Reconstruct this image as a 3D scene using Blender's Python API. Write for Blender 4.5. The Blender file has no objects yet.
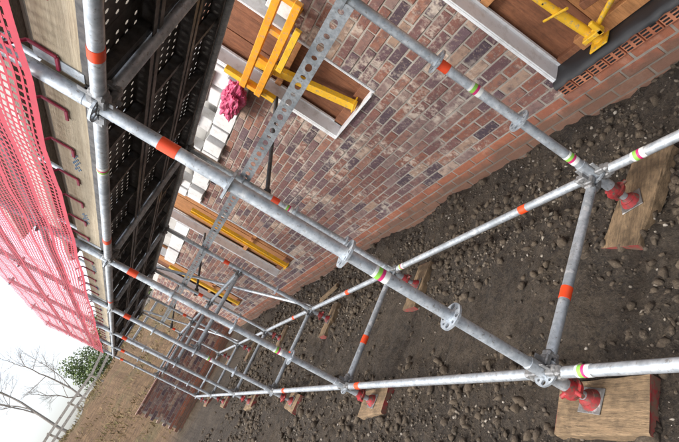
import bpy, math, random, bmesh
import numpy as np
from mathutils import Vector, Matrix, noise
random.seed(7); rng=np.random.default_rng(7)
S=bpy.context.scene
col=S.collection

# ---------------------------------------------------------------- helpers
class MB:
    def __init__(s): s.v=[];s.f=[];s.m=[];s.sm=[];s.r=[]
    def add(s,vs,fs,mat=0,smooth=False,r=None):
        o=len(s.v); s.v.extend([tuple(a) for a in vs])
        rr=random.random() if r is None else r
        for f in fs:
            s.f.append(tuple(i+o for i in f)); s.m.append(mat); s.sm.append(smooth); s.r.append(rr)
    def tube(s,p0,p1,rad,n=16,mat=0,r1=None,caps=True):
        p0=Vector(p0);p1=Vector(p1);d=(p1-p0).normalized()
        a=d.orthogonal().normalized();b=d.cross(a)
        r1=rad if r1 is None else r1
        vs=[];
        for p,rr in((p0,rad),(p1,r1)):
            for i in range(n):
                t=2*math.pi*i/n; vs.append(p+a*math.cos(t)*rr+b*math.sin(t)*rr)
        r=random.random()
        s.add(vs,[(i,(i+1)%n,n+(i+1)%n,n+i) for i in range(n)],mat,True,r)
        if caps: s.add(vs,[tuple(range(n))[::-1],tuple(range(n,2*n))],mat,False,r)
    def box(s,c,size,mat=0,rot=None,bev=0.0,r=None,jit=0.0):
        hx,hy,hz=size[0]/2,size[1]/2,size[2]/2
        r=random.random() if r is None else r
        c=Vector(c)
        b=min(bev,hx*.9,hy*.9,hz*.9)
        if b<=0:
            vs=[Vector((x,y,z)) for x in(-hx,hx) for y in(-hy,hy) for z in(-hz,hz)]
            fs=[(0,1,3,2),(4,6,7,5),(0,4,5,1),(2,3,7,6),(0,2,6,4),(1,5,7,3)]
        else:
            vs=[];idx={}
            for sx in(-1,1):
                for sy in(-1,1):
                    for sz in(-1,1):
                        for ax in range(3):
                            p=[sx*(hx-(0 if ax==0 else b)),sy*(hy-(0 if ax==1 else b)),sz*(hz-(0 if ax==2 else b))]
                            idx[(sx,sy,sz,ax)]=len(vs);vs.append(Vector(p))
            fs=[]
            for ax in range(3):
                o=[i for i in range(3) if i!=ax]
                for sg in(-1,1):
                    q=[]
                    for (p,w) in((-1,-1),(1,-1),(1,1),(-1,1)):
                        k=[0,0,0];k[ax]=sg;k[o[0]]=p;k[o[1]]=w;q.append(idx[(*k,ax)])
                    fs.append(tuple(q))
            for ax in range(3):
                o=[i for i in range(3) if i!=ax]
                for p in(-1,1):
                    for w in(-1,1):
                        q=[]
                        for (sg,a2) in((-1,o[0]),(1,o[0]),(1,o[1]),(-1,o[1])):
                            k=[0,0,0];k[ax]=sg;k[o[0]]=p;k[o[1]]=w;q.append(idx[(*k,a2)])
                        fs.append(tuple(q))
            for sx in(-1,1):
                for sy in(-1,1):
                    for sz in(-1,1): fs.append(tuple(idx[(sx,sy,sz,a)] for a in range(3)))
        if jit: vs=[v+Vector((random.uniform(-jit,jit),random.uniform(-jit,jit),random.uniform(-jit,jit))) for v in vs]
        if rot is not None: vs=[rot@v for v in vs]
        s.add([v+c for v in vs],fs,mat,False,r)
    def holed(s,outer,inner,fmap,t,mat=0,rim=True):
        n=len(outer); vs=[]
        for w in(0,t):
            for (u,v) in outer: vs.append(fmap(u,v,w))
            for (u,v) in inner: vs.append(fmap(u,v,w))
        fs=[]
        for i in range(n):
            j=(i+1)%n
            fs.append((i,j,n+j,n+i)); fs.append((2*n+i,3*n+i,3*n+j,2*n+j))
            fs.append((n+i,n+j,3*n+j,3*n+i))
            if rim: fs.append((i,2*n+i,2*n+j,j))
        s.add(vs,fs,mat,False,.5)
    def mesh(s,name,mats):
        me=bpy.data.meshes.new(name)
        me.from_pydata(s.v,[],s.f)
        for m in mats: me.materials.append(m)
        me.polygons.foreach_set('material_index',s.m)
        me.polygons.foreach_set('use_smooth',s.sm)
        at=me.attributes.new('rnd','FLOAT','FACE'); at.data.foreach_set('value',s.r)
        me.update()
        bm=bmesh.new();bm.from_mesh(me);bmesh.ops.recalc_face_normals(bm,faces=bm.faces);bm.to_mesh(me);bm.free()
        return me
    def obj(s,name,mats,parent=None):
        o=bpy.data.objects.new(name,s.mesh(name,mats)); col.objects.link(o)
        if parent: o.parent=parent
        return o
def empty(name):
    o=bpy.data.objects.new(name,None); col.objects.link(o); return o

class NT:
    def __init__(s,name):
        s.mat=bpy.data.materials.new(name); s.mat.use_nodes=True
        s.n=s.mat.node_tree.nodes; s.l=s.mat.node_tree.links
        s.b=s.n['Principled BSDF']; s.tc=None
    def N(s,t,**k):
        n=s.n.new(t)
        for a,v in k.items():
            if a in n.inputs: n.inputs[a].default_value=v
            else: setattr(n,a,v)
        return n
    def co(s):
        if not s.tc: s.tc=s.n.new('ShaderNodeTexCoord')
        return s.tc.outputs['Object']
    def noise(s,sc,det=4,rough=.6,vec=None):
        n=s.n.new('ShaderNodeTexNoise'); n.inputs['Scale'].default_value=sc;n.inputs['Detail'].default_value=det;n.inputs['Roughness'].default_value=rough
        s.l.new(vec or s.co(),n.inputs['Vector']); return n.outputs['Fac']
    def mapping(s,scale):
        m=s.n.new('ShaderNodeMapping'); m.inputs['Scale'].default_value=scale; s.l.new(s.co(),m.inputs['Vector']); return m.outputs[0]
    def ramp(s,fac,stops):
        r=s.n.new('ShaderNodeValToRGB'); e=r.color_ramp.elements
        while len(e)<len(stops): e.new(.5)
        for i,(p,c) in enumerate(stops):
            e[i].position=p; e[i].color=(*c,1) if len(c)==3 else c
        s.l.new(fac,r.inputs[0]); return r.outputs[0]
    def g(s,fac,a,b): return s.ramp(fac,[(a,(0,0,0)),(b,(1,1,1))])
    def mix(s,fac,a,b,mode='MIX'):
        m=s.n.new('ShaderNodeMix'); m.data_type='RGBA'; m.blend_type=mode
        for sock,v in((m.inputs[0],fac),(m.inputs[6],a),(m.inputs[7],b)):
            if hasattr(v,'links') : s.l.new(v,sock)
            elif isinstance(v,(int,float)): sock.default_value=v
            else: sock.default_value=(*v,1)
        return m.outputs[2]
    def math(s,op,a,b):
        m=s.n.new('ShaderNodeMath'); m.operation=op
        for i,v in enumerate((a,b)):
            if hasattr(v,'links'): s.l.new(v,m.inputs[i])
            else: m.inputs[i].default_value=v
        return m.outputs[0]
    def rnd(s):
        a=s.n.new('ShaderNodeAttribute'); a.attribute_name='rnd'; return a.outputs['Fac']
    def z(s):
        p=s.n.new('ShaderNodeSeparateXYZ'); s.l.new(s.co(),p.inputs[0]); return p.outputs[2]
    def set(s,color=None,rough=None,metal=None,bump=None,bs=.5,bd=.01):
        if color is not None:
            if hasattr(color,'links'): s.l.new(color,s.b.inputs['Base Color'])
            else: s.b.inputs['Base Color'].default_value=(*color,1)
        if rough is not None:
            if hasattr(rough,'links'): s.l.new(rough,s.b.inputs['Roughness'])
            else: s.b.inputs['Roughness'].default_value=rough
        if metal is not None: s.b.inputs['Metallic'].default_value=metal
        if bump is not None:
            b=s.n.new('ShaderNodeBump'); b.inputs['Strength'].default_value=bs; b.inputs['Distance'].default_value=bd
            s.l.new(bump,b.inputs['Height']); s.l.new(b.outputs[0],s.b.inputs['Normal'])
        return s.mat

# ---------------------------------------------------------------- materials
def galv(name,lo,hi,dirt=True,metal=.5):
    m=NT(name); n1=m.noise(38,3); n2=m.noise(5,4)
    c=m.ramp(n1,[(.35,lo),(.65,hi)])
    c=m.mix(m.g(n2,.45,.75),c,tuple(x*.62 for x in lo))
    if dirt:
        zz=m.z(); a=m.ramp(m.math('ADD',zz,m.math('MULTIPLY',m.noise(9,5),.9)),[(.0,(1,1,1)),(.95,(.0,.0,.0))])
        c=m.mix(m.math('MULTIPLY',a,.8),c,(.13,.105,.08))
        c=m.mix(m.math('MULTIPLY',m.g(m.noise(70,3),.60,.68),.6),c,(.18,.15,.12))
        c=m.mix(m.math('MULTIPLY',m.g(m.noise(21,5),.6,.68),.5),c,(.75,.75,.73))
        c=m.mix(m.math('MULTIPLY',m.g(m.noise(13,6,.75),.58,.66),.5),c,(.22,.21,.2))
    return m.set(c,m.ramp(n2,[(.3,(.34,)*3),(.7,(.6,)*3)]),metal,n1,.15,.002)
M_galv=galv('galvanised_steel',(.40,.445,.49),(.62,.665,.705))
M_cast=galv('cast_steel_head',(.17,.175,.18),(.33,.33,.33),metal=.4)
M_dark=galv('dark_steel',(.05,.052,.055),(.11,.11,.11),dirt=False,metal=.3)
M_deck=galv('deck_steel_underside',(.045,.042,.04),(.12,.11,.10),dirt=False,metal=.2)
def plain(name,c,rough=.5,var=.35,sc=12,metal=0,bs=.2):
    m=NT(name); n=m.noise(sc,5)
    cc=m.ramp(n,[(.3,tuple(x*(1-var) for x in c)),(.7,c)])
    return m.set(cc,rough,metal,m.noise(sc*5,3),bs,.002)
M_tape=plain('orange_tape',(.85,.075,.015),.45,.15)
M_lblw=plain('label_white',(.75,.76,.72),.5,.15)
M_lblg=plain('label_green',(.25,.55,.08),.5,.15)
M_lblm=plain('label_magenta',(.55,.03,.16),.5,.15)
m=NT('red_paint_dirty'); c=m.mix(m.g(m.noise(18,5),.40,.62),(.36,.022,.028),(.13,.03,.025)); c=m.mix(m.g(m.noise(45,5),.50,.64),c,(.10,.075,.055)); M_red=m.set(c,.6,0,m.noise(90,3),.3,.002)
m=NT('red_end_paint_worn'); c=m.mix(m.g(m.noise(30,5),.42,.58),(.27,.03,.03),(.15,.09,.06)); M_redw=m.set(c,.7)
def paint(name,c,d):
    m=NT(name); k=m.mix(m.math('MULTIPLY',m.g(m.noise(8,6,.7),.45,.7),.6),c,tuple(x*.6 for x in c)); k=m.mix(m.math('MULTIPLY',m.g(m.noise(35,5,.7),.55,.65),d),k,(.30,.26,.2)); return m.set(k,.5,0,m.noise(60,3),.2,.002)
M_yel=paint('yellow_paint',(.84,.48,.02),.75)
M_ora=paint('amber_paint',(.84,.35,.012),.7)
m=NT('white_insulation'); c=m.mix(m.math('MULTIPLY',m.rnd(),.35),(.76,.76,.75),(.50,.48,.45)); c=m.mix(m.math('MULTIPLY',m.g(m.noise(9,6,.7),.5,.7),.5),c,(.33,.30,.26)); M_white=m.set(c,.8,0,m.noise(60,4),.3,.004)
M_black=plain('bitumen_membrane',(.022,.022,.024),.5,.4,10)
m=NT('white_profile'); c=m.mix(m.math('MULTIPLY',m.g(m.noise(12,6,.7),.5,.68),.45),(.76,.77,.78),(.38,.35,.31)); M_pvc=m.set(c,.4)
M_net=plain('red_net_plastic',(.46,.013,.038),.55,.25)
M_clip=plain('magenta_clip',(.33,.01,.05),.45,.3)
M_blue=plain('blue_ink',(.14,.25,.40),.6,.2)
M_bag=plain('pink_plastic',(.66,.09,.20),.35,.4,14)
def wood(name,c1,c2,scale=(30,2,30),stain=.5,rough=.8,gr=.6):
    m=NT(name); v=m.mapping(scale); n=m.noise(1.6,8,.72,v); n2=m.noise(9,6,.7); n4=m.noise(5,5,.75,v)
    c=m.ramp(n,[(.3,c1),(.62,c2)])
    c=m.mix(m.math('MULTIPLY',m.g(n4,.52,.60),gr),c,tuple(x*.3 for x in c1))
    c=m.mix(m.math('MULTIPLY',m.g(n2,.45,.66),stain),c,tuple(x*.4 for x in c1))
    c=m.mix(m.math('MULTIPLY',m.rnd(),.3),c,tuple(x*.5 for x in c1))
    return m.set(c,rough,0,m.math('ADD',n,n4),.6,.006)
M_toe=wood('toeboard_wood',(.38,.31,.21),(.58,.50,.37),(8,1.2,30),.25,gr=.25)
M_sleepx=wood('sole_board_wood_x',(.13,.088,.048),(.32,.215,.12),(4,50,50),.7)
M_sleepy=wood('sole_board_wood_y',(.13,.088,.048),(.32,.215,.12),(50,4,50),.7)
M_panel=wood('formwork_panel',(.15,.055,.025),(.30,.12,.055),(20,20,2.5),.35,gr=.3)
M_panelo=wood('formwork_panel_orange',(.33,.14,.05),(.58,.27,.10),(20,20,2.5),.3,gr=.3)
M_boards=wood('weathered_boards',(.14,.12,.095),(.30,.26,.21),(20,2,20),.4)
M_fence=wood('fence_wood',(.42,.38,.33),(.65,.6,.53),(3,3,3),.2)
# bricks
m=NT('clinker_brick'); r=m.rnd()
c=m.ramp(r,[(0,(.070,.048,.062)),(.14,(.125,.066,.075)),(.28,(.195,.085,.066)),(.42,(.265,.105,.068)),(.56,(.13,.080,.092)),(.70,(.30,.135,.088)),(.84,(.22,.145,.135)),(.93,(.36,.235,.165)),(1,(.46,.34,.27))])
c=m.mix(m.math('MULTIPLY',m.g(m.noise(24,5),.46,.70),.85),c,(.085,.055,.06))
c=m.mix(m.math('MULTIPLY',m.g(m.noise(48,5,.7),.53,.66),.55),c,(.42,.32,.25))
pale_spots=m.math('MULTIPLY',m.g(m.noise(3.3,3),.49,.62),m.g(m.noise(13,5,.7),.48,.60))  # pale blotches on the brick where a coarse and a fine noise overlap
c=m.mix(m.math('MULTIPLY',pale_spots,.62),c,(.70,.60,.49))
sy=m.n.new('ShaderNodeSeparateXYZ'); m.l.new(m.co(),sy.inputs[0])
low=m.ramp(sy.outputs[2],[(.275,(1,1,1)),(.30,(0,0,0))])
band=m.mix(m.rnd(),(.44,.155,.075),(.30,.095,.05)); band=m.mix(m.math('MULTIPLY',m.g(m.noise(20,5,.7),.48,.66),.5),band,(.22,.085,.055))
c=m.mix(m.math('MULTIPLY',low,.80),c,band)
spl=m.ramp(m.math('SUBTRACT',sy.outputs[2],m.math('MULTIPLY',m.noise(6,5),.30)),[(0.0,(1,1,1)),(.09,(0,0,0))])
c=m.mix(m.math('MULTIPLY',spl,.65),c,(.11,.083,.06))
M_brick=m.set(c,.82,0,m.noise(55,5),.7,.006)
m=NT('mortar'); c=m.ramp(m.noise(7,5),[(.3,(.26,.23,.195)),(.7,(.45,.405,.35))])
sy=m.n.new('ShaderNodeSeparateXYZ'); m.l.new(m.co(),sy.inputs[0])
spl=m.ramp(m.math('SUBTRACT',sy.outputs[2],m.math('MULTIPLY',m.noise(6,5),.30)),[(0.0,(1,1,1)),(.12,(0,0,0))])
c=m.mix(m.math('MULTIPLY',spl,.7),c,(.11,.083,.06)); M_mortar=m.set(c,.95,0,m.noise(80,4),.6,.004)
m=NT('orange_hollow_brick'); c=m.mix(m.rnd(),(.40,.14,.07),(.54,.22,.12)); c=m.mix(m.g(m.noise(20,4),.5,.7),c,(.28,.10,.06)); M_obrick=m.set(c,.85,0,m.noise(60,4),.4,.004)
m=NT('sand_lime_block'); mp=m.n.new('ShaderNodeSeparateXYZ'); m.l.new(m.co(),mp.inputs[0]); cb=m.n.new('ShaderNodeCombineXYZ'); m.l.new(mp.outputs[1],cb.inputs[0]); m.l.new(mp.outputs[2],cb.inputs[1])
bt=m.N('ShaderNodeTexBrick',Scale=1.0); bt.inputs['Brick Width'].default_value=.5; bt.inputs['Row Height'].default_value=.25; bt.inputs['Mortar Size'].default_value=.006
bt.inputs['Color1'].default_value=(.42,.41,.39,1); bt.inputs['Color2'].default_value=(.52,.51,.48,1); bt.inputs['Mortar'].default_value=(.3,.29,.28,1); m.l.new(cb.outputs[0],bt.inputs['Vector'])
c=m.mix(m.math('MULTIPLY',m.g(m.noise(4,5),.45,.7),.4),bt.outputs['Color'],(.25,.23,.2)); M_block=m.set(c,.9,0,m.noise(40,4),.3,.004)
# soil
def soilmix(m):
    n1=m.noise(1.3,6,.65); n2=m.noise(11,8,.75); n3=m.noise(70,5,.75)
    c=m.ramp(n2,[(.32,(.018,.013,.008)),(.5,(.054,.039,.026)),(.62,(.092,.069,.047)),(.75,(.18,.142,.105))])
    c=m.mix(m.math('MULTIPLY',m.g(n1,.46,.66),.55),c,(.135,.10,.066))
    c=m.mix(m.math('MULTIPLY',m.g(n3,.5,.64),.55),c,(.175,.138,.097))
    c=m.mix(m.math('MULTIPLY',m.g(m.noise(38,6,.75),.52,.61),.75),c,(.016,.011,.008))
    return c,n2,n3
m=NT('soil'); c,n2,n3=soilmix(m)
sep=m.n.new('ShaderNodeSeparateXYZ'); m.l.new(m.co(),sep.inputs[0])
far=m.g(m.math('ADD',m.math('MULTIPLY',sep.outputs[1],.05),m.math('MULTIPLY',m.noise(.5,5),.25)),.76,.93)
v=m.mapping((1.0,3.2,3.2)); bc=m.ramp(m.noise(2.6,12,.88,v),[(.36,(.035,.02,.011)),(.46,(.12,.068,.032)),(.55,(.24,.145,.07)),(.66,(.40,.27,.15))])
bc=m.mix(m.math('MULTIPLY',m.g(m.noise(.35,6,.7),.5,.62),.5),bc,(.10,.10,.035))
c=m.mix(far,c,bc)
M_soil=m.set(c,.95,0,m.math('ADD',n2,m.math('MULTIPLY',n3,.6)),1.0,.07)
m=NT('soil_clods'); c,n2,n3=soilmix(m); c=m.mix(m.math('MULTIPLY',m.rnd(),.4),c,(.12,.09,.06)); M_clod=m.set(c,.95,0,m.math('ADD',n2,n3),.8,.01)
m=NT('gravel'); c=m.ramp(m.rnd(),[(0,(.030,.023,.016)),(.45,(.078,.061,.044)),(.78,(.145,.118,.09)),(.93,(.25,.215,.17)),(1,(.42,.38,.33))])
c=m.mix(m.math('MULTIPLY',m.g(m.noise(50,4),.4,.65),.6),c,(.05,.037,.026)); M_grav=m.set(c,.9,0,m.noise(150,3),.4,.003)
m=NT('dry_grass'); c=m.ramp(m.rnd(),[(0,(.10,.075,.03)),(.5,(.24,.17,.075)),(.8,(.16,.15,.05)),(1,(.40,.31,.16))]); M_grass=m.set(c,.9)
M_bark=plain('bark',(.32,.29,.26),.9,.3)
m=NT('leaves'); c=m.ramp(m.rnd(),[(0,(.05,.085,.02)),(.6,(.11,.16,.04)),(1,(.20,.26,.07))]); M_leaf=m.set(c,.7)

# ---------------------------------------------------------------- camera
W=Vector((.380,-.798,.469)); L=Vector((-.394,.319,.863)); U=Vector((-.837,-.512,-.193))
right=Vector((W.x,L.x,U.x)); up=-Vector((W.y,L.y,U.y)); back=-Vector((W.z,L.z,U.z))
back.normalize(); right=(right-back*right.dot(back)).normalized(); up=back.cross(right)
cam=bpy.data.cameras.new('camera'); co=bpy.data.objects.new('camera',cam); col.objects.link(co)
co.matrix_world=Matrix(((right.x,up.x,back.x,0),(right.y,up.y,back.y,0),(right.z,up.z,back.z,1.75),(0,0,0,1)))
cam.sensor_width=36; cam.lens=25.9; cam.clip_start=.02; cam.clip_end=2000
S.camera=co

# ---------------------------------------------------------------- ground
def sst(x,a,b):
    t=min(1,max(0,(x-a)/(b-a))); return t*t*(3-2*t)
def H(x,y):
    n=noise.noise
    h=.042*n(Vector((x*1.1,y*1.1,0)))+.028*n(Vector((x*4,y*4,3)))
    k=.85+.6*n(Vector((x*.9,y*.9,21)))
    h+=.026*n(Vector((x*9,y*9,7)))*k+.022*abs(n(Vector((x*17,y*17,5))))*k
    h+=.06*sst(x,2.25,2.8)*(.5+n(Vector((y*1.5,0,1))))
    b=sst(y,15,31)
    h+=b*(3.05+.5*n(Vector((x*.25,y*.25,9))))+b*.35*n(Vector((x*.9,y*.9,2)))
    return h
def axis(lo,hi,step,ext):
    a=list(np.arange(lo,hi+1e-6,step)); s=step; p=hi
    while p<ext: s*=1.13; p+=s; a.append(p)
    s=step; p=lo
    while p>-ext: s*=1.17; p-=s; a.insert(0,p)
    return a
xs=axis(-1.8,3.0,.022,600); ys=axis(-.4,6.5,.024,900)
vs=[(x,y,H(x,y)) for y in ys for x in xs]; nx=len(xs)
fs=[(j*nx+i,j*nx+i+1,(j+1)*nx+i+1,(j+1)*nx+i) for j in range(len(ys)-1) for i in range(nx-1)]
me=bpy.data.meshes.new('ground'); me.from_pydata(vs,[],fs); me.materials.append(M_soil); me.polygons.foreach_set('use_smooth',[True]*len(fs)); me.update()
col.objects.link(bpy.data.objects.new('ground',me))
t=(1+5**.5)/2
ico=np.array([(-1,t,0),(1,t,0),(-1,-t,0),(1,-t,0),(0,-1,t),(0,1,t),(0,-1,-t),(0,1,-t),(t,0,-1),(t,0,1),(-t,0,-1),(-t,0,1)])/1.9
icf=np.array([(0,11,5),(0,5,1),(0,1,7),(0,7,10),(0,10,11),(1,5,9),(5,11,4),(11,10,2),(10,7,6),(7,1,8),(3,9,4),(3,4,2),(3,2,6),(3,6,8),(3,8,9),(4,9,5),(2,4,11),(6,2,10),(8,6,7),(9,8,1)])
def scatter(name,mat,num,s0,s1,pw,jit,bias,patch,ymax=11):
    V=[];F=[];R=[];cnt=0
    for k in range(num):
        y=-.3+ymax*random.random()**1.6; x=random.uniform(-1.5,2.78)
        dn=noise.noise(Vector((x*1.1,y*1.1,5)))+.5*noise.noise(Vector((x*3,y*3,15)))
        if random.random()>.5+dn*patch+bias*(1 if x>1.7 else 0): continue
        s=s0+s1*random.random()**pw
        if y>5: s*=1.25
        q=Matrix.Rotation(random.uniform(0,6.28),3,Vector((random.gauss(0,1),random.gauss(0,1),random.gauss(0,1))).normalized())
        A=np.array(q)
        p=ico*(1+rng.uniform(-jit,jit,(12,1)))*np.array([1,random.uniform(.6,1),random.uniform(.45,.8)])*s
        p=p@A.T; p=p+np.array([x,y,H(x,y)+s*.12])
        V.append(p);F.append(icf+cnt*12);R.append(np.full(20,random.random()));cnt+=1
    V=np.concatenate(V);F=np.concatenate(F);R=np.concatenate(R)
    me=bpy.data.meshes.new(name); me.vertices.add(len(V)); me.vertices.foreach_set('co',V.ravel())
    me.loops.add(len(F)*3); me.loops.foreach_set('vertex_index',F.ravel().astype(np.int32)); me.polygons.add(len(F))
    me.polygons.foreach_set('loop_start',np.arange(0,len(F)*3,3,dtype=np.int32)); me.materials.append(mat)
    me.update(calc_edges=True); at=me.attributes.new('rnd','FLOAT','FACE'); at.data.foreach_set('value',R)
    col.objects.link(bpy.data.objects.new(name,me))
scatter('gravel',M_grav,42000,.0032,.014,3.0,.38,.3,1.0)
scatter('soil_clods',M_clod,26000,.006,.034,3.2,.45,.1,.9)

# ---------------------------------------------------------------- building
house=empty('brick_house')
WX=2.8
opens=[(.45,1.95,.365,9),(2.96,3.79,1.285,9),(6.9,8.1,.53,9),(10.4,11.9,.53,9)]
YA,YB=-3.0,15.0
def topz(y):
    if y<2.96: return 2.09
    return 2.20 if y<9 else 2.45
def free(y0,y1,z):
    seg=[(y0,y1)]
    for (a,b,lo,hi) in opens:
        if lo-.02<z<hi:
            ns=[]
            for (p,q) in seg:
                if q<=a or p>=b: ns.append((p,q))
                else:
                    if p<a: ns.append((p,a))
                    if q>b: ns.append((b,q))
            seg=ns
    return seg
bm_=MB(); mo=MB(); CH=.0833; BL=.25
row=0; z=-.13
while z<2.5:
    zc=z+CH/2
    off=(.125 if row%2 else 0)+random.uniform(-.006,.006)
    y=YA+off
    while y<YB:
        for (p,q) in free(y+.006,min(y+BL-.006,YB),zc):
            if q-p>.035 and zc<topz((p+q)/2) :
                h=CH-.0125
                bm_.box((WX+.05+random.uniform(-.002,.002),(p+q)/2,zc+random.uniform(-.0015,.0015)),(.10,q-p-random.uniform(0,.005),h),0,bev=.0035,jit=.0018)
        y+=BL
    for (p,q) in free(YA,YB,zc):
        for (a,b) in((YA,2.96),(2.96,9),(9,YB)):
            aa,bb=max(a,p),min(b,q)
            if bb-aa>.02 and zc<topz((aa+bb)/2): mo.box((WX+.0545,(aa+bb)/2,zc),(.10,bb-aa,CH),0)
    z+=CH; row+=1
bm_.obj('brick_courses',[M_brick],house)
mo.obj('mortar_joints',[M_mortar],house)
bk=MB(); bk.box((3.12,(YA+YB)/2,2.9),(.24,YB-YA,6.6),0)
bk.obj('block_wall',[M_block],house)
ins=MB()
for i,(a,b,lo,hi) in enumerate(opens):
    top=2.9; th=.055 if i==1 else .035
    for (yy,sg) in((b,-1),(a,1)):
        t_=th if sg<0 else .02
        ins.box((2.865,yy+sg*(t_/2+.001),(lo+top)/2),(.15,t_,top-lo),0,bev=.002)
        ins.box((2.789,yy+sg*(t_/2+.001),(lo+top)/2),(.006,t_*.45,top-lo),0,bev=.001)
        ins.box((2.925,yy+sg*(t_+.012),(lo+top)/2),(.02,.022,top-lo),0,bev=.001)
    if lo>.6: ins.box((2.858,(a+b)/2,lo+.006),(.175,b-a-.08,.014),0,bev=.002)
ins.obj('reveal_profile',[M_pvc],house)
pn=MB()
for i,(a,b,lo,hi) in enumerate(opens):
    n=3 if b-a<1 else 4; w=(b-a)/n
    for k in range(n):
        pn.box((2.975+.006*(k%2),a+w*(k+.5),(lo+3)/2),(.03,w-.006,3-lo),1 if (i in(0,3) and k%2==0) or i==2 else 0,bev=.002)
    pn.box((2.94,(a+b)/2,lo+.05),(.05,b-a-.12,.10),0,bev=.003)
    pn.box((2.935,(a+b)/2,lo+.72),(.05,b-a-.12,.06),1,bev=.003)
pn.box((2.90,1.1,.47),(.06,1.2,.09),1,bev=.004); pn.box((2.87,.95,.60),(.05,1.1,.05),0,bev=.004,rot=Matrix.Rotation(.12,3,'X'))
pn.obj('formwork_panels',[M_panel,M_panelo],house)
wb=MB(); y=3.86
while y<6.85:
    l=random.choice([.25,.3,.5]); l=min(l,6.88-y)
    if l>.06:
        wb.box((2.85+random.uniform(-.05,.03),y+l/2,2.20+.115),(.135+random.uniform(-.02,.03),l-random.uniform(.008,.04),.22+random.uniform(-.02,.01)),0,bev=.006,rot=Matrix.Rotation(random.uniform(-.06,.06),3,'Z'))
        if random.random()<.65: wb.box((2.87+random.uniform(-.06,.02),y+l/2,2.20+.345),(.125,l-.03,.22),0,bev=.006,rot=Matrix.Rotation(random.uniform(-.1,.1),3,'Z'))
    y+=l
y=8.15
while y<10.3:
    wb.box((2.86+random.uniform(-.03,.02),y+.25,2.33),(.13,.47,.24),0,bev=.006); y+=.5
y=1.98
while y<2.9:
    wb.box((2.86+random.uniform(-.03,.02),y+.23,2.22),(.12,.44,.25),0,bev=.006); y+=.46
wb.obj('insulation_blocks',[M_white],house)
bo=MB()
for k in range(9):
    bo.box((2.985-.012*(k%2),(YA+YB)/2,2.98+k*.2),(.03,YB-YA,.19),0,bev=.003)
bo.box((2.9,(YA+YB)/2,4.85),(.5,YB-YA,.12),0)
for k in range(6):
    bo.box((2.78+random.uniform(-.03,.03),4.2+k*.55,2.58+.04*(k%2)),(.05,random.uniform(.4,.9),.05),0,bev=.003,rot=Matrix.Rotation(random.uniform(-.15,.15),3,'Z'))
bo.obj('weathered_boards',[M_boards],house)
rf=MB(); rf.box((6.5,(YA+YB)/2,3.05),(6.5,YB-YA-.02,6.3),0); rf.box((6.3,(YA+YB)/2,6.3),(7.4,YB-YA+.5,.2),0); rf.obj('house_body',[M_block],house)
hb=MB(); y=.45
while y<1.93:
    hb.box((2.838,y+.057,.325),(.14,.108,.080),0,bev=.003)
    for i in range(2):
        for j in range(3):
            hb.box((2.767,y+.028+i*.056,.302+j*.022),(.004,.036,.011),1)
    y+=.116
hb.obj('hollow_brick_sill',[M_obrick,M_black],house)
vs=[];fs=[];nn=70
for i in range(nn+1):
    yy=.47+1.47*i/nn
    k=noise.noise(Vector((yy*9,0,3))); k2=noise.noise(Vector((yy*22,4,3)))
    for (xx_,zz_) in((2.915,.425),(2.84,.418+.006*k),(2.765+.006*k2,.414+.008*k),(2.742+.012*k,.395),(2.738+.014*k2,.372+.012*k)):
        vs.append((xx_,yy,zz_))
for i in range(nn):
    for j in range(4): fs.append((i*5+j,i*5+j+1,i*5+j+6,i*5+j+5))
mb=MB(); mb.add(vs,fs,0,True); mb.obj('membrane',[M_black],house)

lw=MB(); lm=MB()
for r_ in range(15):
    zc=-.1+CH*(r_+.5); x=-.05+(.125 if r_%2 else 0)
    while x<2.75:
        lw.box((x+.125,14.05,zc),(.238,.23,CH-.012),0,bev=.003,jit=.001); x+=.25
    lm.box((1.4,14.05,zc),(2.75,.215,CH),0)
lw.box((1.4,14.05,-.1+CH*15+.02),(2.95,.28,.04),0,bev=.004,r=.3)
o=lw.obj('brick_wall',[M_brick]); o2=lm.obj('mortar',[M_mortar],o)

# ---------------------------------------------------------------- yellow gear
def prop(name,p0,p1,w,mat,marks=False):
    b=MB(); p0=Vector(p0);p1=Vector(p1); d=(p1-p0); ln=d.length; q=d.to_track_quat('Z','Y').to_matrix()
    c=(p0+p1)/2
    b.box(c,(.03,w,ln),0,rot=q,bev=.003)
    for s_ in(-1,1): b.box(c+q@Vector((-.012,s_*(w/2),0)),(.055,.01,ln),0,rot=q,bev=.002)
    k=.12
    if marks:
        while k<ln*.8:
            for j in range(6):
                b.box(p0+d.normalized()*(k+j*.028)+q@Vector((-.0175,0,0)),(.003,w*.45,.012+.006*(j%2)),1,rot=q)
            k+=.42
    b.box(p0+q@Vector((-.02,0,.02)),(.10,w*1.5,.012),0,rot=q,bev=.002)
    return b.obj(name,[mat,M_black])
prop('yellow_formwork_beam',(2.84,3.30,1.32),(2.84,3.54,2.25),.07,M_yel,marks=True)
prop('yellow_formwork_beam',(2.82,7.42,.55),(2.82,7.36,2.3),.10,M_yel)
prop('yellow_formwork_beam',(2.82,11.1,.55),(2.82,11.1,2.3),.10,M_yel)
b=MB()
b.tube((2.84,1.58,.42),(2.84,1.68,2.3),.024,14); b.tube((2.84,1.57,.42),(2.84,1.60,.75),.03,14)
b.box((2.83,1.57,.43),(.13,.12,.01),0,bev=.002); b.box((2.80,1.55,.50),(.05,.13,.03),0,bev=.004); b.box((2.79,1.50,.53),(.03,.03,.10),0,bev=.004)
b.tube((2.76,1.50,.75),(2.86,1.70,.75),.009,8); b.tube((2.80,1.3,.62),(2.84,1.62,.47),.016,10)
for i in range(7): b.tube((2.815,1.60+i*.012,.85+i*.1),(2.865,1.60+i*.012,.85+i*.1),.006,8,1)
b.obj('steel_prop',[M_yel,M_black])
b=MB()
for z_ in(2.10,2.25):
    b.box((2.66,3.1,z_),(.05,1.15,.06),0,bev=.004)
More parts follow.
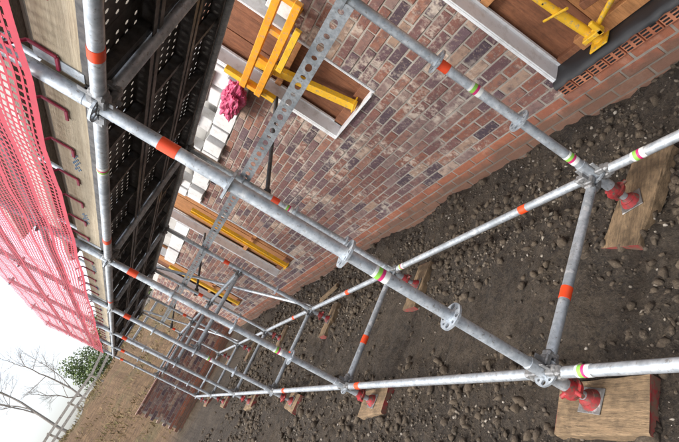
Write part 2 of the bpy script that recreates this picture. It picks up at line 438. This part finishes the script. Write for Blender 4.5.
for y_ in(2.56,2.9,3.25,3.64): b.box((2.665,y_,2.175),(.04,.05,.11),0,bev=.003)
b.box((2.74,2.7,2.1),(.14,.05,.05),0,bev=.003); b.box((2.74,3.5,2.1),(.14,.05,.05),0,bev=.003)
b.box((2.70,3.66,2.2),(.05,.06,.5),1,bev=.003)
b.box((2.62,2.95,2.02),(.03,.5,.05),1,bev=.003)
b.obj('yellow_formwork_frame',[M_ora,M_yel])
bmm=bmesh.new(); bmesh.ops.create_icosphere(bmm,subdivisions=5,radius=1)
for v in bmm.verts:
    p=v.co.copy(); k=1+.32*noise.noise(p*2.0)+.22*noise.noise(p*4.5)-.16*abs(noise.noise(p*8))-.08*abs(noise.noise(p*17))
    v.co=Vector((p.x*.10*k,p.y*.27*k,p.z*.115*k))
me=bpy.data.meshes.new('plastic_bag'); bmm.to_mesh(me); bmm.free(); me.materials.append(M_bag)
o=bpy.data.objects.new('plastic_bag',me); col.objects.link(o); o.location=(2.69,4.02,2.29)

# ---------------------------------------------------------------- scaffold
sc=empty('scaffolding')
XO,XI=.775,1.835
YS=[-.45,1.62,3.69,5.76,7.83,9.9,11.97]
YI=[-.52,1.55,3.65,5.74,7.83,9.9,11.97]
ZB=.31; LV=[ZB+.5*i for i in range(8)]
ZT=3.86
st=MB(); ro=MB(); jk=MB(); hd=MB(); tp=MB(); le=MB()
def rosette(mb,c):
    def fm(u,v,w): return (c[0]+u,c[1]+v,c[2]+w-.005)
    for k in range(8):
        a0=math.radians(45*k-22.5); a1=a0+math.radians(45); am=(a0+a1)/2
        big=k%2==0; cr=.043; hr=.0125 if big else .008
        R2=.061; R1=.024
        def pol(r,a): return (r*math.cos(a),r*math.sin(a))
        outer=[pol(R1,a0),pol(R1,am),pol(R1,a1),pol((R1+R2)/2,a1),pol(R2*.985,a1),pol(R2,am),pol(R2*.985,a0),pol((R1+R2)/2,a0)]
        cx,cy=pol(cr,am)
        inner=[]
        for (u,v) in outer:
            d=Vector((u-cx,v-cy)).normalized(); inner.append((cx+d.x*hr*(1.0),cy+d.y*hr))
        mb.holed(outer,inner,fm,.010)
def head(mb,pole,dirv,z):
    d=Vector(dirv); s=Vector((-d.y,d.x,0)); c=Vector((pole[0],pole[1],z))
    rot=Matrix((d,s,Vector((0,0,1)))).transposed()
    mb.box(c+d*.050+Vector((0,0,.021)),(.048,.044,.028),0,rot=rot,bev=.005)
    mb.box(c+d*.050-Vector((0,0,.021)),(.048,.044,.028),0,rot=rot,bev=.005)
    mb.box(c+d*.083,(.030,.046,.062),0,rot=rot,bev=.008)
    mb.box(c+d*.045+Vector((0,0,.012)),(.022,.006,.13),0,rot=rot,bev=.002)
def bar(a,b,z,rad=.02415):
    a=Vector(a);b=Vector(b);d=(b-a).normalized()
    le.tube((a.x+d.x*.085,a.y+d.y*.085,z),(b.x-d.x*.085,b.y-d.y*.085,z),rad,18)
    head(hd,a,(d.x,d.y,0),z); head(hd,b,(-d.x,-d.y,0),z)
def ring(p,d,ln,mat,rad=.0258):
    p=Vector(p);d=Vector(d).normalized(); tp.tube(p-d*ln/2,p+d*ln/2,rad,18,mat)
def label(p,d):
    p=Vector(p);d=Vector(d).normalized()
    ring(p,d,.022,1,.0254); ring(p+d*.018,d,.014,3,.0255); ring(p+d*.034,d,.018,2,.0254); ring(p+d*.049,d,.012,1,.0255)
for x,YY in((XO,YS),(XI,YI)):
    for i,y in enumerate(YY):
        st.tube((x,y,.23),(x,y,ZT),.02415,20)
        st.tube((x,y,.20),(x,y,.41),.0285,20)
        st.tube((x,y,2.36),(x,y,2.56),.0262,20)
        for z in LV: rosette(ro,(x,y,z))
        for z in LV:
            ro.tube((x,y,z-.012),(x,y,z+.012),.0268,16,caps=True)
        g=.052
        jk.tube((x,y,g),(x,y,.24),.019,14,0)
        for q in range(9): jk.tube((x,y,g+.02+q*.014),(x,y,g+.026+q*.014),.0205,12,0)
        jk.box((x,y,g+.003),(.115,.115,.006),2,rot=Matrix.Rotation(random.uniform(-.3,.3),3,'Z'),bev=.002)
        jk.tube((x,y,.165),(x,y,.205),.033,14,1,r1=.030)
        jk.tube((x,y,.150),(x,y,.168),.047,12,1,r1=.050)
        jk.tube((x,y,g+.006),(x,y,g+.03),.050,14,1,r1=.040); jk.tube((x,y,g+.03),(x,y,g+.05),.036,14,1,r1=.024)
        a=random.uniform(0,3.1)
        for s_ in(0,2.09,4.19):
            ca,sa=math.cos(a+s_),math.sin(a+s_)
            jk.tube((x+ca*.025,y+sa*.025,.162),(x+ca*.066,y+sa*.066,.160),.013,10,1,r1=.010)
for k in range(len(YS)):
    A=(XO,YS[k],0);B=(XI,YI[k],0)
    bar(A,B,LV[0]); bar(A,B,LV[4])
    if k>=3: bar(A,B,LV[2])
for i in range(len(YS)-1):
    for x,YY in((XO,YS),(XI,YI)):
        a,b=YY[i],YY[i+1]
        bar((x,a,0),(x,b,0),LV[0]); bar((x,a,0),(x,b,0),LV[4])
    a,b=YS[i],YS[i+1]
    bar((XO,a,0),(XO,b,0),LV[5]); bar((XO,a,0),(XO,b,0),LV[6])
    if i>=3: bar((XI,YI[i],0),(XI,YI[i+1],0),LV[2])
    if i in(3,5): le.tube((XI+.05,a,LV[0]),(XI+.05,b,LV[4]),.021,14)
# return scaffold round the far corner of the house
YR=[16.6,17.65]
for x in(1.7,3.77,5.84):
    for y in YR:
        st.tube((x,y,.25),(x,y,4.0),.02415,12)
        for z in LV: ro.tube((x,y,z-.006),(x,y,z+.006),.06,10)
    le.tube((x,YR[0],2.31),(x,YR[1],2.31),.024,10); le.tube((x,YR[0],.45),(x,YR[1],.45),.024,10)
for y in YR:
    for z in(.45,2.31,2.81,3.31): le.tube((1.7,y,z),(5.84,y,z),.024,10)
ring((XO,.96,LV[0]),(0,1,0),.075,0); ring((XO,3.45,LV[0]),(0,1,0),.07,0); ring((XO,5.3,LV[0]),(0,1,0),.07,0)
ring((XI,2.05,LV[0]),(0,1,0),.055,0); ring((XI,4.6,LV[0]),(0,1,0),.07,0); ring((XI,6.4,LV[0]),(0,1,0),.07,0)
ring((XO+.38,1.595,LV[0]),(1,-.066,0),.06,0,.0262); ring((XO+.40,3.675,LV[0]),(1,-.038,0),.07,0,.0262); ring((XO+.45,5.75,LV[0]),(1,0,0),.07,0,.0262)
ring((XO,1.62,2.05),(0,0,1),.07,0); ring((XI,1.55,1.27),(0,0,1),.05,0)
for y,y2 in zip(YS[2:],YI[2:]):
    ring((XO,y,2.12),(0,0,1),.07,0); ring((XI,y2,1.5),(0,0,1),.07,0)
ring((XO,1.32,LV[4]),(0,1,0),.05,0); ring((XO,3.2,LV[4]),(0,1,0),.07,0)
ring((XO,4.9,LV[5]),(0,1,0),.06,0); ring((XO,5.3,LV[4]),(0,1,0),.06,0)
ring((XO,3.9,LV[6]),(0,1,0),.06,0)
label((XO,1.62,1.13),(0,0,1)); label((XI,1.55,1.06),(0,0,1)); label((XO,1.40,LV[0]),(0,1,0)); label((XI,1.28,LV[0]),(0,1,0))
label((XI,1.55,.45),(0,0,1)); label((XO,3.69,.9),(0,0,1)); label((XI,3.46,LV[0]),(0,1,0))
label((XO,5.76,1.1),(0,0,1)); label((XI,3.65,1.35),(0,0,1)); label((XO,2.1,LV[4]),(0,1,0))
st.obj('standards',[M_galv],sc); ro.obj('rosettes',[M_galv],sc); jk.obj('base_jacks',[M_galv,M_red,M_cast],sc)
hd.obj('wedge_heads',[M_cast],sc); le.obj('ledgers',[M_galv],sc); tp.obj('marking_tapes',[M_tape,M_lblw,M_lblg,M_lblm],sc)
ti=MB()
for y in(3.70,7.88,11.9):
    ti.tube((XI+.02,y,1.58),(2.78,y+.02,1.95),.018,12); ti.tube((XI-.03,y,1.56),(XI+.07,y,1.60),.032,12)
ti.obj('wall_ties',[M_dark],sc)
# decks
pk=MB(); cs=.0495; nW=6; w=.325; ln=2.03; nL=int(ln/cs); cl=ln/nL; cw=w/nW
for i in range(nL):
    for j in range(nW):
        u0,v0=j*cw-w/2,i*cl
        if (i%7==3):
            pk.box((u0+cw/2,v0+cl/2,-.001),(cw,cl,.004),0); continue
        outer=[(u0,v0),(u0+cw/2,v0),(u0+cw,v0),(u0+cw,v0+cl/2),(u0+cw,v0+cl),(u0+cw/2,v0+cl),(u0,v0+cl),(u0,v0+cl/2)]
        cx,cy=u0+cw/2,v0+cl/2; inner=[]
        for (u,v) in outer:
            d=Vector((u-cx,v-cy)).normalized(); inner.append((cx+d.x*.0105,cy+d.y*.0105))
        pk.holed(outer,inner,lambda u,v,w_:(u,v,w_-.002),.002,rim=False)
for s_ in(-1,1):
    pk.box((s_*(w/2-.002),ln/2,-.035),(.004,ln,.07),0); pk.box((s_*(w/2-.014),ln/2,-.068),(.024,ln,.004),0)
for yy in(.02,.5,1.0,1.5,ln-.02): pk.box((0,yy,-.03),(w-.01,.03,.045),0)
for s_ in(-1,1):
    for yy in(-.008,ln+.008): pk.box((s_*.09,yy,-.012),(.05,.05,.03),0,bev=.004)
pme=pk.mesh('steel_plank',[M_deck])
for i in range(len(YS)-1):
    for j in range(3):
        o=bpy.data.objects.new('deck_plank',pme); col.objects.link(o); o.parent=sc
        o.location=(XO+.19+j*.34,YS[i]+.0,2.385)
# inner perforated channel
ch=MB(); y=-.45; hh=.088; zc=1.806; cl=.09
xx=XI+.030
while y<12:
    big=int(round((y+.45)/cl))%2==0
    outer=[(y,zc-hh/2),(y+cl/2,zc-hh/2),(y+cl,zc-hh/2),(y+cl,zc),(y+cl,zc+hh/2),(y+cl/2,zc+hh/2),(y,zc+hh/2),(y,zc)]
    outer16=[]
    for k in range(8):
        a=outer[k];b_=outer[(k+1)%8]; outer16+=[a,((a[0]+b_[0])/2,(a[1]+b_[1])/2)]
    inner=[]
    for (u,v) in outer16:
        ang=math.atan2(v-zc,u-y-cl/2); ru,rv=((.034,.020) if big else (.017,.017)); inner.append((y+cl/2+ru*math.cos(ang),zc+rv*math.sin(ang)))
    ch.holed(outer16,inner,lambda u,v,w_:(xx+w_,u,v),.003,rim=False)
    y+=cl
for s_ in(-1,1): ch.box((xx+.016,5.76,zc+s_*(hh/2+.0005)),(.034,12.4,.003),0)
ch.obj('perforated_channel',[M_galv],sc)
# toeboards
tb=MB()
for i in range(len(YS)-1):
    tb.box((XO+.045,(YS[i]+YS[i+1])/2,2.465),(.03,2.04,.17),0,bev=.003)
    for yy in(YS[i]+.06,YS[i+1]-.06): tb.box((XO+.027,yy,2.465),(.004,.05,.176),1)
    for q in range(2):
        y0=YS[i]+.62+q*.8
        for k in range(9):
            tb.box((XO+.0285,y0+k*.02,2.472+.008*math.sin(k*1.6)),(.002,.016,.007),2); tb.box((XO+.0285,y0+k*.02,2.455+.008*math.sin(k*1.6)),(.002,.016,.005),2)
tb.obj('toeboards',[M_toe,M_galv,M_blue],sc)
cp=MB(); y=.2
while y<11.8:
    x0=XO+.022
    cp.box((x0,y,2.515),(.008,.014,.10),0,bev=.002); cp.box((x0,y+.035,2.467),(.008,.07,.014),0,bev=.002)
    cp.tube((x0,y,2.565),(XO-.03,y,2.60),.006,8)
    y+=.33
cp.obj('net_clips',[M_clip],sc)

# net
nb=MB(); y0,y1,z0,z1=-.2,12.1,2.53,3.82
ny=int((y1-y0)/.048); nz=int((z1-z0)/.028)
def npos(y,z):
    k=noise.noise(Vector((y*1.3,z*1.8,0)))
    return Vector((XO-.045+.020*k+.006*noise.noise(Vector((y*6,z*6,4))), y+.008*noise.noise(Vector((y*3,z*3,8))), z+.010*noise.noise(Vector((y*2.1,z*.5,2)))))
for i in range(ny+1):
    y=y0+(y1-y0)*i/ny; pts=[npos(y,z0+(z1-z0)*k/(nz//2)) for k in range(nz//2+1)]
    vs=[];w_=.0085
    for p in pts: vs+=[p+Vector((0,-w_,0)),p+Vector((0,w_,0))]
    nb.add(vs,[(2*k,2*k+1,2*k+3,2*k+2) for k in range(len(pts)-1)],0,False)
for j in range(nz+1):
    z=z0+(z1-z0)*j/nz; pts=[npos(y0+(y1-y0)*k/(ny//2),z) for k in range(ny//2+1)]
    wz=.0052 if j%6 else .014
    vs=[]
    for p in pts: vs+=[p+Vector((-.0008,0,-wz)),p+Vector((-.0008,0,wz))]
    nb.add(vs,[(2*k,2*k+1,2*k+3,2*k+2) for k in range(len(pts)-1)],0,False)
nb.obj('safety_net',[M_net])

# sole boards
def sole(x,y,lx,ly,rz,th=.05):
    b=MB(); r=Matrix.Rotation(rz,3,'Z')
    along=lx>ly; mt=0 if along else 1; n=12
    lo,wd=(lx,ly) if along else (ly,lx)
    vs=[];fs=[]
    for i in range(n+1):
        u=-lo/2+lo*i/n
        for (a,zz) in((-1,-.4),(-1,.75),(-.96,1),(-.35,1.0),(.3,1.0),(.96,1),(1,.75),(1,-.4)):
            jx=random.uniform(-.003,.003); jz=random.uniform(-.002,.002) if zz>.5 else 0
            p=(u+(random.uniform(-.005,.005) if i in(0,n) else 0),a*wd/2+jx,zz*th+jz)
            vs.append(r@Vector(p if along else (p[1],p[0],p[2])))
    for i in range(n):
        for k in range(8):
            fs.append((i*8+k,i*8+(k+1)%8,(i+1)*8+(k+1)%8,(i+1)*8+k))
    fs.append(tuple(range(8))[::-1]); fs.append(tuple(n*8+k for k in range(8)))
    b.add(vs,fs[:-2],mt,False,.3); b.add(vs,fs[-2:],2,False,.5)
    o=b.obj('wooden_sole_board',[M_sleepx,M_sleepy,M_redw]); o.location=(x,y,.0)
sole(XO-.02,1.58,.24,.44,.06); sole(XI+.03,1.53,.60,.22,-.22)
for i,(y,y2) in enumerate(zip(YS[2:],YI[2:])):
    sole(XO,y,.22,.38,random.uniform(-.2,.2)); sole(XI,y2,.46,.20,random.uniform(-.25,.25))
sole(XO,-.45,.22,.42,.1); sole(XI,-.52,.5,.22,.1)
b=MB(); b.box((0,0,0),(.07,.5,.04),0,rot=Matrix.Rotation(.3,3,'Z'),bev=.004); o=b.obj('timber_offcut',[M_sleepy]); o.location=(2.35,6.3,.03)

# ---------------------------------------------------------------- background
def gz(x,y): return H(x,y)
f=MB(); x=-9
while x<7:
    y=30.5+.06*x; z=gz(x,y); f.box((x,y,z+.35),(.1,.1,.9),0,bev=.01); x+=1.6
for dz in(.3,.65):
    x=-9
    while x<7:
        z=gz(x,30.5); z2=gz(x+1.6,30.5); zc=(z+z2)/2+dz
        ang=math.atan2(z2-z,1.6); f.box((x+.8,30.4+.06*x,zc),(1.62,.04,.13),0,rot=Matrix.Rotation(-ang,3,'Y')); x+=1.6
f.obj('wooden_fence',[M_fence])
gm=MB()
for k in range(12000):
    y=random.uniform(15,31); x=random.uniform(-7,4.5)
    if noise.noise(Vector((x*.5,y*.5,40)))<random.uniform(-.25,.25): continue
    z=gz(x,y)-.03; h=random.uniform(.06,.24); a=random.uniform(0,6.28); w_=random.uniform(.012,.03)
    tx,ty=random.uniform(-.12,.12),random.uniform(-.12,.12)
    gm.add([(x-math.cos(a)*w_,y-math.sin(a)*w_,z),(x+math.cos(a)*w_,y+math.sin(a)*w_,z),(x+tx,y+ty,z+h)],[(0,1,2)],0)
gm.obj('dry_grass',[M_grass])
def tree(name,x,y,h,seed):
    random.seed(seed); b=MB()
    def br(p,d,ln,r,dep):
        n=3; q=p.copy(); dd=d.copy()
        for k in range(n):
            dd=(dd+Vector((random.gauss(0,.12),random.gauss(0,.12),random.gauss(.03,.08)))).normalized()
            q2=q+dd*ln/n; ra=r*(1-.3*k/n); rb=r*(1-.3*(k+1)/n)
            b.tube(q,q2,ra,6 if dep>1 else 4,0,r1=rb,caps=False)
            if dep>0 and k>0:
                for _ in range(1 if dep>3 else 2):
                    a=Vector((random.gauss(0,1),random.gauss(0,1),random.gauss(.25,.6))).normalized()
                    br(q2,(dd*.75+a*.75).normalized(),ln*random.uniform(.5,.75),rb*.6,dep-1)
            q=q2
        if dep>0: br(q,dd,ln*.75,r*.68,dep-1)
    br(Vector((0,0,-.2)),Vector((0,0,1)),h*.33,h*.012,5)
    o=b.obj(name,[M_bark]); o.location=(x,y,gz(x,y))
tree('bare_tree',-2.6,36,9,3); tree('bare_tree',-7,38,9,5); tree('bare_tree',-1.0,52,10,8)
random.seed(11)
def bush(x,y,R,hh):
    b=MB()
    cl=[(Vector((random.gauss(0,.5),random.gauss(0,.5),random.uniform(.2,1)))) for _ in range(16)]
    for i in range(3500):
        c=random.choice(cl); d=Vector((random.gauss(0,1),random.gauss(0,1),random.gauss(0,1))).normalized()*random.random()**.5*.42
        p=Vector(((c.x+d.x)*R,(c.y+d.y)*R,(c.z+d.z*.8)*hh))
        a=Vector((random.gauss(0,1),random.gauss(0,1),random.gauss(0,1))).normalized(); e=a.orthogonal().normalized(); s_=random.uniform(.05,.11)
        b.add([p-a*s_,p+e*s_*.6,p+a*s_,p-e*s_*.6],[(0,1,2,3)],0)
    for c in cl: b.tube((0,0,-.3),(c.x*R,c.y*R,c.z*hh),.04,5,1,r1=.01)
    o=b.obj('shrub',[M_leaf,M_bark]); o.location=(x,y,gz(x,y))
bush(1.6,37,1.6,2.6); bush(3.8,38,1.7,2.6); bush(6.2,38,1.8,2.4)

# ---------------------------------------------------------------- light
w=bpy.data.worlds.new('World'); S.world=w; w.use_nodes=True; n=w.node_tree.nodes; l=w.node_tree.links
sky=n.new('ShaderNodeTexSky'); sky.sky_type='NISHITA'; sky.sun_disc=False
el,az=math.radians(52),math.radians(-80)
sky.sun_elevation=el; sky.sun_rotation=az; sky.air_density=1.0; sky.dust_density=4.0
hs=n.new('ShaderNodeHueSaturation'); hs.inputs['Saturation'].default_value=.4; hs.inputs['Value'].default_value=2.4
l.new(sky.outputs[0],hs.inputs['Color']); l.new(hs.outputs[0],n['Background'].inputs[0]); n['Background'].inputs[1].default_value=.15
sd=Vector((math.cos(el)*math.sin(az),math.cos(el)*math.cos(az),math.sin(el)))
sl=bpy.data.lights.new('sun','SUN'); sl.energy=2.0; sl.angle=math.radians(10); sl.color=(1,.96,.9)
so=bpy.data.objects.new('sun',sl); col.objects.link(so); so.rotation_euler=sd.to_track_quat('Z','Y').to_euler()
S.view_settings.view_transform='Standard'; S.view_settings.look='None'; S.view_settings.exposure=0
